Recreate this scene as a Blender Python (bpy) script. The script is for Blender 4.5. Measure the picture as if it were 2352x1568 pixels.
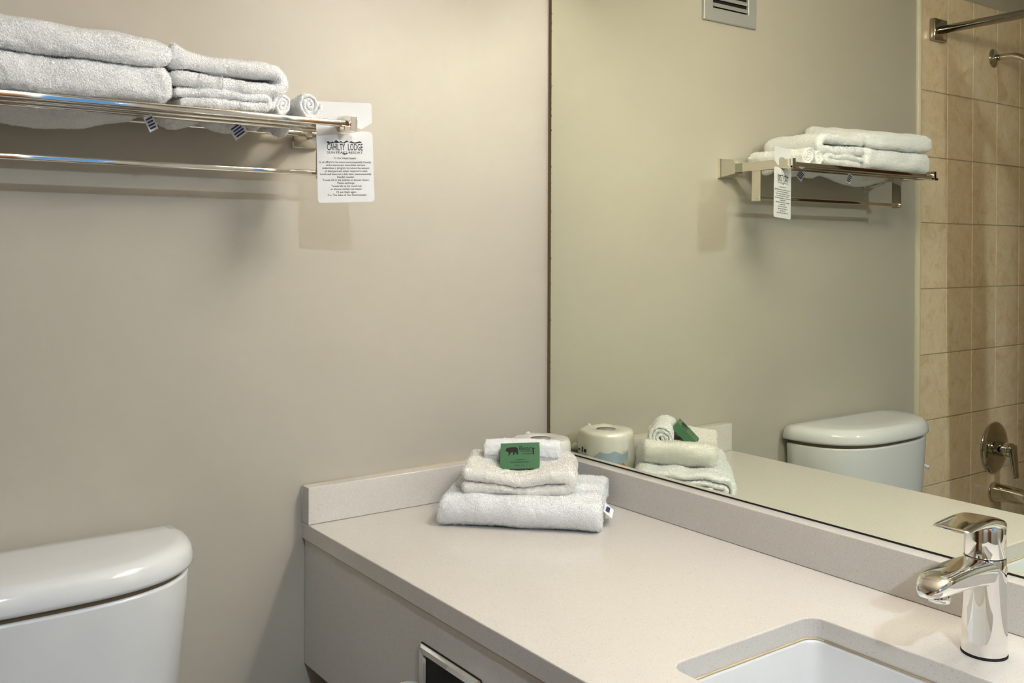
import bpy, bmesh, math, random
import numpy as np
from mathutils import Vector, Matrix

for o in list(bpy.data.objects):
    bpy.data.objects.remove(o, do_unlink=True)
scene = bpy.context.scene
COL = scene.collection
PI = math.pi

# ------------------------------------------------------------------ camera
# world: x = 0 mirror wall, y = 0 back wall, z = 0 counter top (floor at -0.86)
FPX = 2192.98
cam_data = bpy.data.cameras.new('camera')
cam = bpy.data.objects.new('camera', cam_data)
COL.objects.link(cam)
scene.camera = cam
yaw, pitch, roll = 0.62783, -0.00552, 0.00368
fw = Vector((math.sin(yaw) * math.cos(pitch), math.cos(yaw) * math.cos(pitch), math.sin(pitch)))
rt = Vector((math.cos(yaw), -math.sin(yaw), 0))
up = rt.cross(fw)
rt, up = rt * math.cos(roll) + up * math.sin(roll), -rt * math.sin(roll) + up * math.cos(roll)
m = Matrix((rt, up, -fw)).transposed().to_4x4()
m.translation = Vector((-1.29600, -1.64765, 0.49936))
cam.matrix_world = m
cam_data.sensor_fit = 'HORIZONTAL'
cam_data.sensor_width = 36.0
cam_data.lens = FPX / 2352 * 36
cam_data.shift_y = -194.8 / 2352
cam_data.clip_start = 0.02

# ------------------------------------------------------------------ world, light levels, exposure
world = bpy.data.worlds.new('world')
scene.world = world
world.use_nodes = True
WORLD_COLOR, WORLD_STRENGTH = (0.10, 0.34, 0.75), 0.85
world.node_tree.nodes['Background'].inputs[0].default_value = WORLD_COLOR + (1,)
world.node_tree.nodes['Background'].inputs[1].default_value = WORLD_STRENGTH
VANITY_COLOR, VANITY_STRENGTH = (1.0, 0.925, 0.835), 56.0
CEIL_COLOR, CEIL_STRENGTH = (0.75, 0.88, 1.0), 1350.0
scene.view_settings.view_transform = 'Standard'
scene.view_settings.look = 'None'
scene.view_settings.gamma = 1.0
scene.view_settings.use_curve_mapping = False
scene.view_settings.exposure = 0.33
scene.cycles.use_denoising = True
scene.cycles.use_adaptive_sampling = True
scene.cycles.adaptive_threshold = 0.05
scene.cycles.max_bounces = 8
scene.cycles.diffuse_bounces = 3
scene.cycles.glossy_bounces = 5
scene.cycles.transmission_bounces = 8
scene.cycles.caustics_reflective = True
scene.cycles.caustics_refractive = False
scene.cycles.blur_glossy = 0.3
scene.cycles.sample_clamp_indirect = 0.0

# ------------------------------------------------------------------ materials
def new_mat(name):
    mt = bpy.data.materials.new(name)
    mt.use_nodes = True
    return mt, mt.node_tree, mt.node_tree.nodes['Principled BSDF']

def nd(nt, typ, **kw):
    n = nt.nodes.new(typ)
    for k, v in kw.items():
        setattr(n, k, v)
    return n

def simple(name, col, rough=0.5, metal=0.0, spec=0.5, coat=0.0, noise=0.0, nscale=40, bump=0.0, bscale=200, emit=None, estr=0, trans=0.0, ior=1.45):
    mt, nt, b = new_mat(name)
    b.inputs['Base Color'].default_value = (*col, 1)
    b.inputs['Roughness'].default_value = rough
    b.inputs['Metallic'].default_value = metal
    b.inputs['Specular IOR Level'].default_value = spec
    b.inputs['Coat Weight'].default_value = coat
    b.inputs['Coat Roughness'].default_value = 0.05
    b.inputs['Transmission Weight'].default_value = trans
    b.inputs['IOR'].default_value = ior
    if emit:
        b.inputs['Emission Color'].default_value = (*emit, 1)
        b.inputs['Emission Strength'].default_value = estr
    tc = nd(nt, 'ShaderNodeTexCoord')
    if noise > 0:
        n = nd(nt, 'ShaderNodeTexNoise'); n.inputs['Scale'].default_value = nscale; n.inputs['Detail'].default_value = 4
        nt.links.new(tc.outputs['Object'], n.inputs['Vector'])
        mx = nd(nt, 'ShaderNodeMix', data_type='RGBA')
        mx.inputs[6].default_value = (*[c * (1 - noise) for c in col], 1)
        mx.inputs[7].default_value = (*[min(1, c * (1 + noise)) for c in col], 1)
        nt.links.new(n.outputs['Fac'], mx.inputs[0])
        nt.links.new(mx.outputs[2], b.inputs['Base Color'])
    if bump > 0:
        n = nd(nt, 'ShaderNodeTexNoise'); n.inputs['Scale'].default_value = bscale; n.inputs['Detail'].default_value = 3
        nt.links.new(tc.outputs['Object'], n.inputs['Vector'])
        bp = nd(nt, 'ShaderNodeBump'); bp.inputs['Strength'].default_value = bump; bp.inputs['Distance'].default_value = 0.002
        nt.links.new(n.outputs['Fac'], bp.inputs['Height'])
        nt.links.new(bp.outputs['Normal'], b.inputs['Normal'])
    return mt

def quartz():
    mt, nt, b = new_mat('speckled_quartz')
    tc = nd(nt, 'ShaderNodeTexCoord')
    base = (0.71, 0.675, 0.635)
    v = nd(nt, 'ShaderNodeTexVoronoi'); v.inputs['Scale'].default_value = 620
    nt.links.new(tc.outputs['Object'], v.inputs['Vector'])
    r1 = nd(nt, 'ShaderNodeValToRGB')
    sep = nd(nt, 'ShaderNodeSeparateColor')
    nt.links.new(v.outputs['Color'], sep.inputs[0])
    nt.links.new(sep.outputs[0], r1.inputs['Fac'])
    e = r1.color_ramp.elements
    e[0].position = 0.0; e[0].color = (0.58, 0.535, 0.48, 1)
    e[1].position = 0.045; e[1].color = (*base, 1)
    e2 = r1.color_ramp.elements.new(0.80); e2.color = (*base, 1)
    e3 = r1.color_ramp.elements.new(0.93); e3.color = (0.74, 0.715, 0.685, 1)
    n = nd(nt, 'ShaderNodeTexNoise'); n.inputs['Scale'].default_value = 900; n.inputs['Detail'].default_value = 2
    nt.links.new(tc.outputs['Object'], n.inputs['Vector'])
    mx = nd(nt, 'ShaderNodeMix', data_type='RGBA', blend_type='MULTIPLY')
    r2 = nd(nt, 'ShaderNodeValToRGB')
    r2.color_ramp.elements[0].position = 0.35; r2.color_ramp.elements[0].color = (0.9, 0.89, 0.87, 1)
    r2.color_ramp.elements[1].position = 0.55; r2.color_ramp.elements[1].color = (1, 1, 1, 1)
    nt.links.new(n.outputs['Fac'], r2.inputs['Fac'])
    mx.inputs[0].default_value = 1.0
    nt.links.new(r1.outputs['Color'], mx.inputs[6]); nt.links.new(r2.outputs['Color'], mx.inputs[7])
    nt.links.new(mx.outputs[2], b.inputs['Base Color'])
    b.inputs['Roughness'].default_value = 0.16
    return mt

def terry(name, col, scale=420, strength=0.9):
    mt, nt, b = new_mat(name)
    tc = nd(nt, 'ShaderNodeTexCoord')
    n1 = nd(nt, 'ShaderNodeTexNoise'); n1.inputs['Scale'].default_value = scale; n1.inputs['Detail'].default_value = 3; n1.inputs['Roughness'].default_value = 0.7
    n2 = nd(nt, 'ShaderNodeTexVoronoi'); n2.inputs['Scale'].default_value = scale * 0.9
    for n in (n1, n2):
        nt.links.new(tc.outputs['Object'], n.inputs['Vector'])
    ad = nd(nt, 'ShaderNodeMath', operation='SUBTRACT')
    nt.links.new(n1.outputs['Fac'], ad.inputs[0]); nt.links.new(n2.outputs['Distance'], ad.inputs[1])
    bp = nd(nt, 'ShaderNodeBump'); bp.inputs['Strength'].default_value = strength; bp.inputs['Distance'].default_value = 0.0012
    nt.links.new(ad.outputs[0], bp.inputs['Height']); nt.links.new(bp.outputs['Normal'], b.inputs['Normal'])
    rp = nd(nt, 'ShaderNodeValToRGB')
    rp.color_ramp.elements[0].position = 0.25; rp.color_ramp.elements[0].color = (*[c * 0.95 for c in col], 1)
    rp.color_ramp.elements[1].position = 0.62; rp.color_ramp.elements[1].color = (*col, 1)
    nt.links.new(n1.outputs['Fac'], rp.inputs['Fac']); nt.links.new(rp.outputs['Color'], b.inputs['Base Color'])
    b.inputs['Roughness'].default_value = 0.95
    b.inputs['Specular IOR Level'].default_value = 0.1
    b.inputs['Sheen Weight'].default_value = 0.25
    b.inputs['Sheen Roughness'].default_value = 0.6
    return mt

def tile_mat():
    mt, nt, b = new_mat('ceramic_tile')
    tc = nd(nt, 'ShaderNodeTexCoord'); oi = nd(nt, 'ShaderNodeObjectInfo')
    ml = nd(nt, 'ShaderNodeMath', operation='MULTIPLY'); ml.inputs[1].default_value = 37.0
    nt.links.new(oi.outputs['Random'], ml.inputs[0])
    va = nd(nt, 'ShaderNodeVectorMath', operation='ADD')
    cx = nd(nt, 'ShaderNodeCombineXYZ')
    nt.links.new(ml.outputs[0], cx.inputs[0]); nt.links.new(ml.outputs[0], cx.inputs[2])
    nt.links.new(tc.outputs['Object'], va.inputs[0]); nt.links.new(cx.outputs[0], va.inputs[1])
    n1 = nd(nt, 'ShaderNodeTexNoise'); n1.inputs['Scale'].default_value = 16; n1.inputs['Detail'].default_value = 6; n1.inputs['Roughness'].default_value = 0.62; n1.inputs['Distortion'].default_value = 1.2
    n2 = nd(nt, 'ShaderNodeTexNoise'); n2.inputs['Scale'].default_value = 90; n2.inputs['Detail'].default_value = 4
    nt.links.new(va.outputs[0], n1.inputs['Vector']); nt.links.new(va.outputs[0], n2.inputs['Vector'])
    mu = nd(nt, 'ShaderNodeMath', operation='MULTIPLY_ADD'); mu.inputs[1].default_value = 0.35; 
    nt.links.new(n2.outputs['Fac'], mu.inputs[0]); nt.links.new(n1.outputs['Fac'], mu.inputs[2])
    rp = nd(nt, 'ShaderNodeValToRGB')
    e = rp.color_ramp.elements
    e[0].position = 0.42; e[0].color = (0.70, 0.51, 0.30, 1)
    e[1].position = 0.86; e[1].color = (0.88, 0.74, 0.55, 1)
    e2 = e.new(0.62); e2.color = (0.83, 0.65, 0.44, 1)
    nt.links.new(mu.outputs[0], rp.inputs['Fac']); nt.links.new(rp.outputs['Color'], b.inputs['Base Color'])
    b.inputs['Roughness'].default_value = 0.22
    return mt

def tiled_far():
    mt, nt, b = new_mat('tiled_far_wall')
    tc = nd(nt, 'ShaderNodeTexCoord')
    mp = nd(nt, 'ShaderNodeMapping'); mp.inputs['Rotation'].default_value = (PI / 2, 0, PI / 2)
    nt.links.new(tc.outputs['Object'], mp.inputs['Vector'])
    br = nd(nt, 'ShaderNodeTexBrick'); br.offset = 0
    br.inputs['Color1'].default_value = (0.80, 0.63, 0.42, 1); br.inputs['Color2'].default_value = (0.76, 0.59, 0.39, 1)
    br.inputs['Mortar'].default_value = (0.6, 0.5, 0.36, 1); br.inputs['Scale'].default_value = 1
    br.inputs['Mortar Size'].default_value = 0.0025; br.inputs['Brick Width'].default_value = 0.153; br.inputs['Row Height'].default_value = 0.204
    nt.links.new(mp.outputs[0], br.inputs['Vector']); nt.links.new(br.outputs['Color'], b.inputs['Base Color'])
    b.inputs['Roughness'].default_value = 0.25
    return mt

def mirror_mat():
    mt, nt, b = new_mat('mirror_silver')
    tc = nd(nt, 'ShaderNodeTexCoord'); sp = nd(nt, 'ShaderNodeSeparateXYZ')
    nt.links.new(tc.outputs['Object'], sp.inputs[0])
    # worn silvering: dark specks along the edge next to the corner
    n = nd(nt, 'ShaderNodeTexNoise'); n.inputs['Scale'].default_value = 150; n.inputs['Detail'].default_value = 3
    nt.links.new(tc.outputs['Object'], n.inputs['Vector'])
    a = nd(nt, 'ShaderNodeMapRange'); a.inputs[1].default_value = -0.019; a.inputs[2].default_value = -0.0135; a.inputs[3].default_value = 0.0; a.inputs[4].default_value = 0.24
    nt.links.new(sp.outputs[1], a.inputs[0])
    ad = nd(nt, 'ShaderNodeMath', operation='ADD'); nt.links.new(a.outputs[0], ad.inputs[0]); nt.links.new(n.outputs['Fac'], ad.inputs[1])
    rp = nd(nt, 'ShaderNodeValToRGB')
    rp.color_ramp.elements[0].position = 0.80; rp.color_ramp.elements[0].color = (0.885, 0.915, 0.79, 1)
    rp.color_ramp.elements[1].position = 0.90; rp.color_ramp.elements[1].color = (0.10, 0.09, 0.05, 1)
    nt.links.new(ad.outputs[0], rp.inputs['Fac']); nt.links.new(rp.outputs['Color'], b.inputs['Base Color'])
    b.inputs['Metallic'].default_value = 1.0
    b.inputs['Roughness'].default_value = 0.0
    return mt

def fibre(name, col):
    mt = bpy.data.materials.new(name); mt.use_nodes = True; nt = mt.node_tree
    nt.nodes.remove(nt.nodes['Principled BSDF'])
    oi = nd(nt, 'ShaderNodeTexCoord'); n = nd(nt, 'ShaderNodeTexNoise'); n.inputs['Scale'].default_value = 300
    nt.links.new(oi.outputs['Object'], n.inputs['Vector'])
    mx = nd(nt, 'ShaderNodeMix', data_type='RGBA')
    mx.inputs[6].default_value = (*[c * .97 for c in col], 1); mx.inputs[7].default_value = (*col, 1)
    nt.links.new(n.outputs['Fac'], mx.inputs[0])
    d = nd(nt, 'ShaderNodeBsdfDiffuse'); t = nd(nt, 'ShaderNodeBsdfTranslucent'); m = nd(nt, 'ShaderNodeMixShader'); m.inputs[0].default_value = 0.5
    nt.links.new(mx.outputs[2], d.inputs['Color']); nt.links.new(mx.outputs[2], t.inputs['Color'])
    nt.links.new(d.outputs[0], m.inputs[1]); nt.links.new(t.outputs[0], m.inputs[2])
    nt.links.new(m.outputs[0], nt.nodes['Material Output'].inputs[0])
    return mt

M = dict(
    paint=simple('wall_paint', (0.505, 0.468, 0.398), 0.42, spec=0.35, noise=0.015, nscale=6, bump=0.05, bscale=260),
    ceil=simple('ceiling_paint', (0.52, 0.47, 0.38), 0.8),
    floor=simple('floor_vinyl', (0.12, 0.10, 0.085), 0.4, noise=0.15, nscale=20),
    base=simple('baseboard_paint', (0.6, 0.56, 0.48), 0.4),
    door=simple('door_paint', (0.5, 0.47, 0.42), 0.4),
    doorwood=simple('door_wood', (0.20, 0.085, 0.032), 0.35, noise=0.25, nscale=12),
    windowglass=simple('window_glass', (0.95, 0.97, 1.0), 0.0, trans=1.0),
    rodsteel=simple('rod_metal_dimmed', (0.40, 0.37, 0.31), 0.10, metal=1.0),  # base colour darkened to stand in for dark reflections on the rod
    showerchrome_dim=simple('shower_chrome_dimmed', (0.60, 0.57, 0.50), 0.06, metal=1.0),  # chrome with the dark alcove reflections put into its colour
    curtain=simple('brown_curtain', (0.11, 0.045, 0.02), 0.75, bump=0.3, bscale=500),
    quartz=quartz(),
    caulk=simple('yellowed_caulk', (0.56, 0.46, 0.30), 0.6, noise=0.12, nscale=30),
    wood=simple('dark_wood', (0.045, 0.022, 0.012), 0.45, noise=0.3, nscale=30),
    chrome=simple('chrome', (0.86, 0.85, 0.83), 0.05, metal=1.0),
    nickel=simple('polished_nickel', (0.80, 0.76, 0.69), 0.07, metal=1.0),
    satin=simple('satin_aluminium', (0.47, 0.47, 0.46), 0.45, metal=0.35),
    black=simple('black_gap', (0.012, 0.010, 0.008), 0.7),
    brown=simple('brown_edge', (0.22, 0.15, 0.075), 0.5, noise=0.2, nscale=20),
    porcelain=simple('porcelain', (0.76, 0.77, 0.785), 0.12),
    seat=simple('seat_plastic', (0.78, 0.78, 0.78), 0.2),
    sink=simple('sink_porcelain', (0.70, 0.71, 0.72), 0.12),
    terry=terry('white_terry', (0.95, 0.955, 0.965)),
    terry_cream=terry('cream_terry', (0.95, 0.93, 0.88)),
    terry_fine=terry('fine_terry', (0.95, 0.955, 0.965), 560, 0.6),
    pile=fibre('terry_fibre', (0.97, 0.98, 0.99)),
    pile_cream=fibre('cream_fibre', (0.985, 0.97, 0.93)),
    weave=simple('woven_band', (0.80, 0.79, 0.77), 0.9, bump=0.5, bscale=900),
    label=simple('label_cloth', (0.84, 0.85, 0.88), 0.7),
    blueink=simple('blue_ink', (0.035, 0.05, 0.22), 0.6),
    card=simple('card_stock', (0.80, 0.81, 0.83), 0.5),
    ink=simple('black_ink', (0.012, 0.011, 0.012), 0.6),
    greyink=simple('grey_ink', (0.10, 0.09, 0.09), 0.6),
    soapgreen=simple('green_card', (0.075, 0.20, 0.10), 0.38, noise=0.05, nscale=90),
    soapdark=simple('dark_green_edge', (0.02, 0.055, 0.03), 0.4),
    soapback=simple('kraft_back', (0.45, 0.42, 0.33), 0.6),
    wrap=simple('wrapped_paper', (0.80, 0.775, 0.715), 0.28, spec=0.7, bump=0.25, bscale=60, coat=0.4),
    paper=simple('tissue_paper', (0.86, 0.86, 0.85), 0.9, bump=0.2, bscale=300),
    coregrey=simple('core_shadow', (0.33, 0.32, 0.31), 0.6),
    wrapblue=simple('wrap_blue', (0.42, 0.52, 0.62), 0.35),
    wraporange=simple('wrap_orange', (0.60, 0.25, 0.08), 0.35),
    tile=tile_mat(),
    grout=simple('grout', (0.74, 0.63, 0.44), 0.8),
    tiletrim=simple('tile_edge_trim', (0.62, 0.57, 0.42), 0.35),
    tilefar=tiled_far(),
    mirror=mirror_mat(),
    tub=simple('tub_enamel', (0.8, 0.79, 0.77), 0.15),
    lampglass=simple('lit_globe', (0.9, 0.9, 0.9), 0.4, emit=VANITY_COLOR, estr=VANITY_STRENGTH),
    ceilglass=simple('lit_dome', (0.9, 0.9, 0.9), 0.4, emit=CEIL_COLOR, estr=CEIL_STRENGTH),
)

# ------------------------------------------------------------------ helpers
def tag(o, label=None, cat=None, group=None, kind=None):
    if label: o['label'] = label
    if cat: o['category'] = cat
    if group: o['group'] = group
    if kind: o['kind'] = kind
    return o

def mesh_obj(name, verts, faces, mat, parent=None, smooth=False):
    me = bpy.data.meshes.new(name)
    me.from_pydata([tuple(map(float, v)) for v in verts], [], faces)
    me.update()
    bm = bmesh.new(); bm.from_mesh(me); bmesh.ops.recalc_face_normals(bm, faces=bm.faces); bm.to_mesh(me); bm.free()
    return link(name, me, mat, parent, smooth)

def link(name, me, mat, parent=None, smooth=False):
    me.materials.clear(); me.materials.append(M[mat] if isinstance(mat, str) else mat)
    if smooth:
        for p in me.polygons: p.use_smooth = True
    o = bpy.data.objects.new(name, me)
    COL.objects.link(o)
    if parent is not None:
        o.parent = parent
        o.matrix_parent_inverse = parent.matrix_basis.inverted()
    return o

def empty(name, loc, label, cat, group=None):
    o = bpy.data.objects.new(name, None)
    o.empty_display_size = 0.03
    o.location = loc
    COL.objects.link(o)
    return tag(o, label, cat, group)

def boxes(name, specs, mat, parent=None, bevel=0.0, segs=2, smooth=None):
    """specs: list of (x0,x1,y0,y1,z0,z1)"""
    bm = bmesh.new()
    for (x0, x1, y0, y1, z0, z1) in specs:
        r = bmesh.ops.create_cube(bm, size=1.0)
        for v in r['verts']:
            v.co = Vector((x0 + (v.co.x + .5) * (x1 - x0), y0 + (v.co.y + .5) * (y1 - y0), z0 + (v.co.z + .5) * (z1 - z0)))
    if bevel > 0:
        bmesh.ops.bevel(bm, geom=list(bm.edges), offset=bevel, segments=segs, profile=0.5, affect='EDGES')
    bmesh.ops.recalc_face_normals(bm, faces=bm.faces)
    me = bpy.data.meshes.new(name); bm.to_mesh(me); bm.free()
    return link(name, me, mat, parent, bevel > 0 if smooth is None else smooth)

def box(name, x0, x1, y0, y1, z0, z1, mat, parent=None, bevel=0.0, segs=2, smooth=False):
    return boxes(name, [(x0, x1, y0, y1, z0, z1)], mat, parent, bevel, segs, smooth)

def loft(name, rings, mat, parent=None, smooth=True, cap=True, closed=True):
    n = len(rings[0]); V = [p for r in rings for p in r]; F = []
    for i in range(len(rings) - 1):
        for j in range(n if closed else n - 1):
            k = (j + 1) % n
            F.append((i * n + j, i * n + k, (i + 1) * n + k, (i + 1) * n + j))
    if cap:
        F.append(tuple(range(n - 1, -1, -1)))
        F.append(tuple(range((len(rings) - 1) * n, len(rings) * n)))
    return mesh_obj(name, V, F, mat, parent, smooth)

def lathe(name, prof, mat, parent=None, axis=(0, 0, 1), origin=(0, 0, 0), seg=40, sx=1.0, sy=1.0, smooth=True, cap=True):
    q = Vector((0, 0, 1)).rotation_difference(Vector(axis).normalized())
    o = Vector(origin); rings = []
    for (r, z) in prof:
        rings.append([o + q @ Vector((r * sx * math.cos(2 * PI * k / seg), r * sy * math.sin(2 * PI * k / seg), z)) for k in range(seg)])
    return loft(name, rings, mat, parent, smooth, cap)

def tube(name, pts, rad, mat, parent=None, seg=16):
    pts = [Vector(p) for p in pts]; n = len(pts)
    rads = rad if isinstance(rad, (list, tuple)) else [rad] * n
    rings = []; ref = None
    for i in range(n):
        t = (pts[min(i + 1, n - 1)] - pts[max(i - 1, 0)]).normalized()
        if ref is None:
            ref = t.orthogonal().normalized()
        else:
            ref = (ref - t * ref.dot(t)).normalized()
        b = t.cross(ref)
        rings.append([pts[i] + (ref * math.cos(2 * PI * k / seg) + b * math.sin(2 * PI * k / seg)) * rads[i] for k in range(seg)])
    return loft(name, rings, mat, parent)

def bezier(p0, p1, p2, p3, n=12):
    p0, p1, p2, p3 = map(Vector, (p0, p1, p2, p3))
    return [p0 * (1 - t) ** 3 + p1 * 3 * t * (1 - t) ** 2 + p2 * 3 * t * t * (1 - t) + p3 * t ** 3 for t in [i / n for i in range(n + 1)]]

def prism(name, poly, th, frame, mat, parent=None):
    """poly in the plane's 2D coordinates, frame = (origin, ex, ey); thickness along ex x ey"""
    o, ex, ey = map(Vector, frame); nz = ex.cross(ey).normalized()
    bm = bmesh.new()
    f = bm.faces.new([bm.verts.new(o + ex * u + ey * v) for u, v in poly])
    bmesh.ops.triangulate(bm, faces=[f])
    if th > 0:
        r = bmesh.ops.extrude_face_region(bm, geom=list(bm.faces))
        for v in r['geom']:
            if isinstance(v, bmesh.types.BMVert): v.co -= nz * th
    bmesh.ops.recalc_face_normals(bm, faces=bm.faces)
    me = bpy.data.meshes.new(name); bm.to_mesh(me); bm.free()
    return link(name, me, mat, parent)

def text_data(lines, width_scale=1.0):
    """lines: (string, size, u, v, sx, bold) -> verts, faces in 2D"""
    V, F = [], []
    for (s, size, u, v, sx, off) in lines:
        c = bpy.data.curves.new('t', 'FONT'); c.body = s; c.size = size; c.align_x = 'CENTER'; c.offset = off; c.resolution_u = 2
        o = bpy.data.objects.new('t', c); COL.objects.link(o)
        dg = bpy.context.evaluated_depsgraph_get(); dg.update()
        me = bpy.data.meshes.new_from_object(o.evaluated_get(dg))
        b = len(V)
        V += [(u + p.co.x * sx, v + p.co.y) for p in me.vertices]
        F += [tuple(b + i for i in p.vertices) for p in me.polygons]
        bpy.data.objects.remove(o, do_unlink=True); bpy.data.curves.remove(c); bpy.data.meshes.remove(me)
    return V, F

def print_obj(name, V, F, frame, mat, parent, lift=0.0003):
    o, ex, ey = map(Vector, frame); nz = ex.cross(ey).normalized()
    return mesh_obj(name, [o + ex * u + ey * v + nz * lift for u, v in V], F, mat, parent)

def wob(P, scale, amp, seed, k=9):
    rng = np.random.default_rng(seed); out = np.zeros(len(P))
    for _ in range(k):
        d = rng.normal(size=3); d /= np.linalg.norm(d)
        out += np.sin(P @ d * 2 * PI / (scale * rng.uniform(.7, 1.4)) + rng.uniform(0, 6.3))
    return out / math.sqrt(k) * amp

def wob3(P, scale, amp, seed):
    return np.stack([wob(P, scale, amp, seed + i) for i in range(3)], 1)

def resample(path, ds):
    path = np.array(path, float); d = np.r_[0, np.cumsum(np.linalg.norm(np.diff(path, axis=0), axis=1))]
    n = max(4, int(d[-1] / ds)); s = np.linspace(0, d[-1], n + 1)
    return np.stack([np.interp(s, d, path[:, 0]), np.interp(s, d, path[:, 1])], 1)

def ribbon_loop(path, t, ds=0.004):
    """closed 2D loop of a sheet of thickness t following path; returns centre points and half vectors"""
    p = resample(path, ds)
    g = np.gradient(p, axis=0); g /= np.linalg.norm(g, axis=1)[:, None] + 1e-12
    nrm = np.stack([-g[:, 1], g[:, 0]], 1) * t / 2
    a = [PI / 2 - PI * k / 6 for k in range(1, 6)]
    c1 = [(p[-1], nrm[-1] * math.sin(x) + g[-1] * t / 2 * math.cos(x)) for x in a]
    c0 = [(p[0], -nrm[0] * math.sin(x) - g[0] * t / 2 * math.cos(x)) for x in a]
    C = np.array(list(p) + [c for c, _ in c1] + list(p[::-1]) + [c for c, _ in c0])
    H = np.array(list(nrm) + [h for _, h in c1] + list(-nrm[::-1]) + [h for _, h in c0])
    return C, H

def cloth(name, sheets, W, frame, mat, parent=None, ds=0.004, er=None, amp=0.0016, seed=1, deform=None, fine=0.0007):
    """sheets: list of (path, thickness); each path is extruded by W along frame axis ew.
    frame = (origin, e_p, e_q, e_w)"""
    o, ep, eq, ew = [np.array(v, float) for v in frame]
    V, F = [], []; base = 0
    for si, (path, t) in enumerate(sheets):
        C, H = ribbon_loop(path, t, ds); n = len(C)
        r = er or t / 2
        m = max(3, int((W - 2 * r) / ds))
        st = [(r * (1 - math.cos(a)), math.sin(a)) for a in np.linspace(0.12, PI / 2, 5)]
        ws = [(w, s) for w, s in st] + [(r + (W - 2 * r) * k / m, 1) for k in range(1, m)] + [(W - w, s) for w, s in st[::-1]]
        rows = []
        for (w, s) in ws:
            q = C + H * s
            rows.append(o + q[:, :1] * ep + q[:, 1:] * eq + w * ew)
        A = np.concatenate(rows); V.append(A)
        for i in range(len(ws) - 1):
            for j in range(n):
                k = (j + 1) % n
                F.append((base + i * n + j, base + i * n + k, base + (i + 1) * n + k, base + (i + 1) * n + j))
        # the end caps are strips across the sheet
        npth = len(resample(path, ds))
        for row in (0, len(ws) - 1):
            b0 = base + row * n
            lo = lambda j: b0 + j
            hi = lambda j: b0 + (npth + 5) + (npth - 1 - j)
            for j in range(npth - 1):
                F.append((lo(j), lo(j + 1), hi(j + 1), hi(j)))
            F.append(tuple([b0 + npth - 1 + k for k in range(0, 7)]))
            F.append(tuple([b0 + 2 * npth + 4 + k for k in range(0, 6)] + [b0]))
        base += len(A)
    P = np.concatenate(V)
    if deform is not None:
        P = deform(P)
    P = P + wob3(P, 0.06, amp, seed) + wob3(P, 0.011, fine, seed + 50)
    return mesh_obj(name, P, F, mat, parent, True)

def pillow(name, x0, x1, y0, y1, z0, z1, mat, parent=None, rx=0.03, ry=0.024, ex=2.9, deform=None, amp=0.0015, seed=3, ds=0.005):
    """folded towel block: rounded front/back (y) and ends (x)"""
    hy, hz = (y1 - y0) / 2, (z1 - z0) / 2; cy, cz = (y0 + y1) / 2, (z0 + z1) / 2
    # cross section: stadium-like with rounded fold
    loop = []
    n = 28
    rr = min(hz, ry)
    for k in range(n):
        a = PI / 2 - PI * k / (n - 1)
        loop.append((-(hy - rr) - rr * math.copysign(abs(math.cos(a)) ** (2 / ex), math.cos(a)), hz * math.copysign(abs(math.sin(a)) ** (2 / ex), math.sin(a))))
    for k in range(1, 30): loop.append((-(hy - rr) + 2 * (hy - rr) * k / 30, -hz))
    for k in range(n):
        a = -PI / 2 + PI * k / (n - 1)
        loop.append(((hy - rr) + rr * math.copysign(abs(math.cos(a)) ** (2 / ex), math.cos(a)), hz * math.copysign(abs(math.sin(a)) ** (2 / ex), math.sin(a))))
    for k in range(1, 30): loop.append(((hy - rr) - 2 * (hy - rr) * k / 30, hz))
    L = np.array(loop)
    st = [(rx * (1 - math.cos(a) ** (2 / 3.0)), math.sin(a) ** (2 / 3.0)) for a in np.linspace(0.015, PI / 2, 16)]
    m = int((x1 - x0 - 2 * rx) / ds)
    ws = [(w, s) for w, s in st] + [(rx + (x1 - x0 - 2 * rx) * k / m, 1) for k in range(1, m)] + [((x1 - x0) - w, s) for w, s in st[::-1]]
    rows = []
    for w, s in ws:
        sy = 1 - (1 - s) * hz / hy * 0.8
        rows.append(np.stack([np.full(len(L), x0 + w), cy + L[:, 0] * sy, cz + L[:, 1] * s], 1))
    n = len(L); P = np.concatenate(rows); F = []
    for i in range(len(ws) - 1):
        for j in range(n):
            k = (j + 1) % n
            F.append((i * n + j, i * n + k, (i + 1) * n + k, (i + 1) * n + j))
    F.append(tuple(range(n - 1, -1, -1))); F.append(tuple(range((len(ws) - 1) * n, len(ws) * n)))
    if deform is not None: P = deform(P)
    P = P + wob3(P, 0.07, amp, seed) + wob3(P, 0.011, 0.0007, seed + 50)
    return mesh_obj(name, P, F, mat, parent, True)

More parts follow.
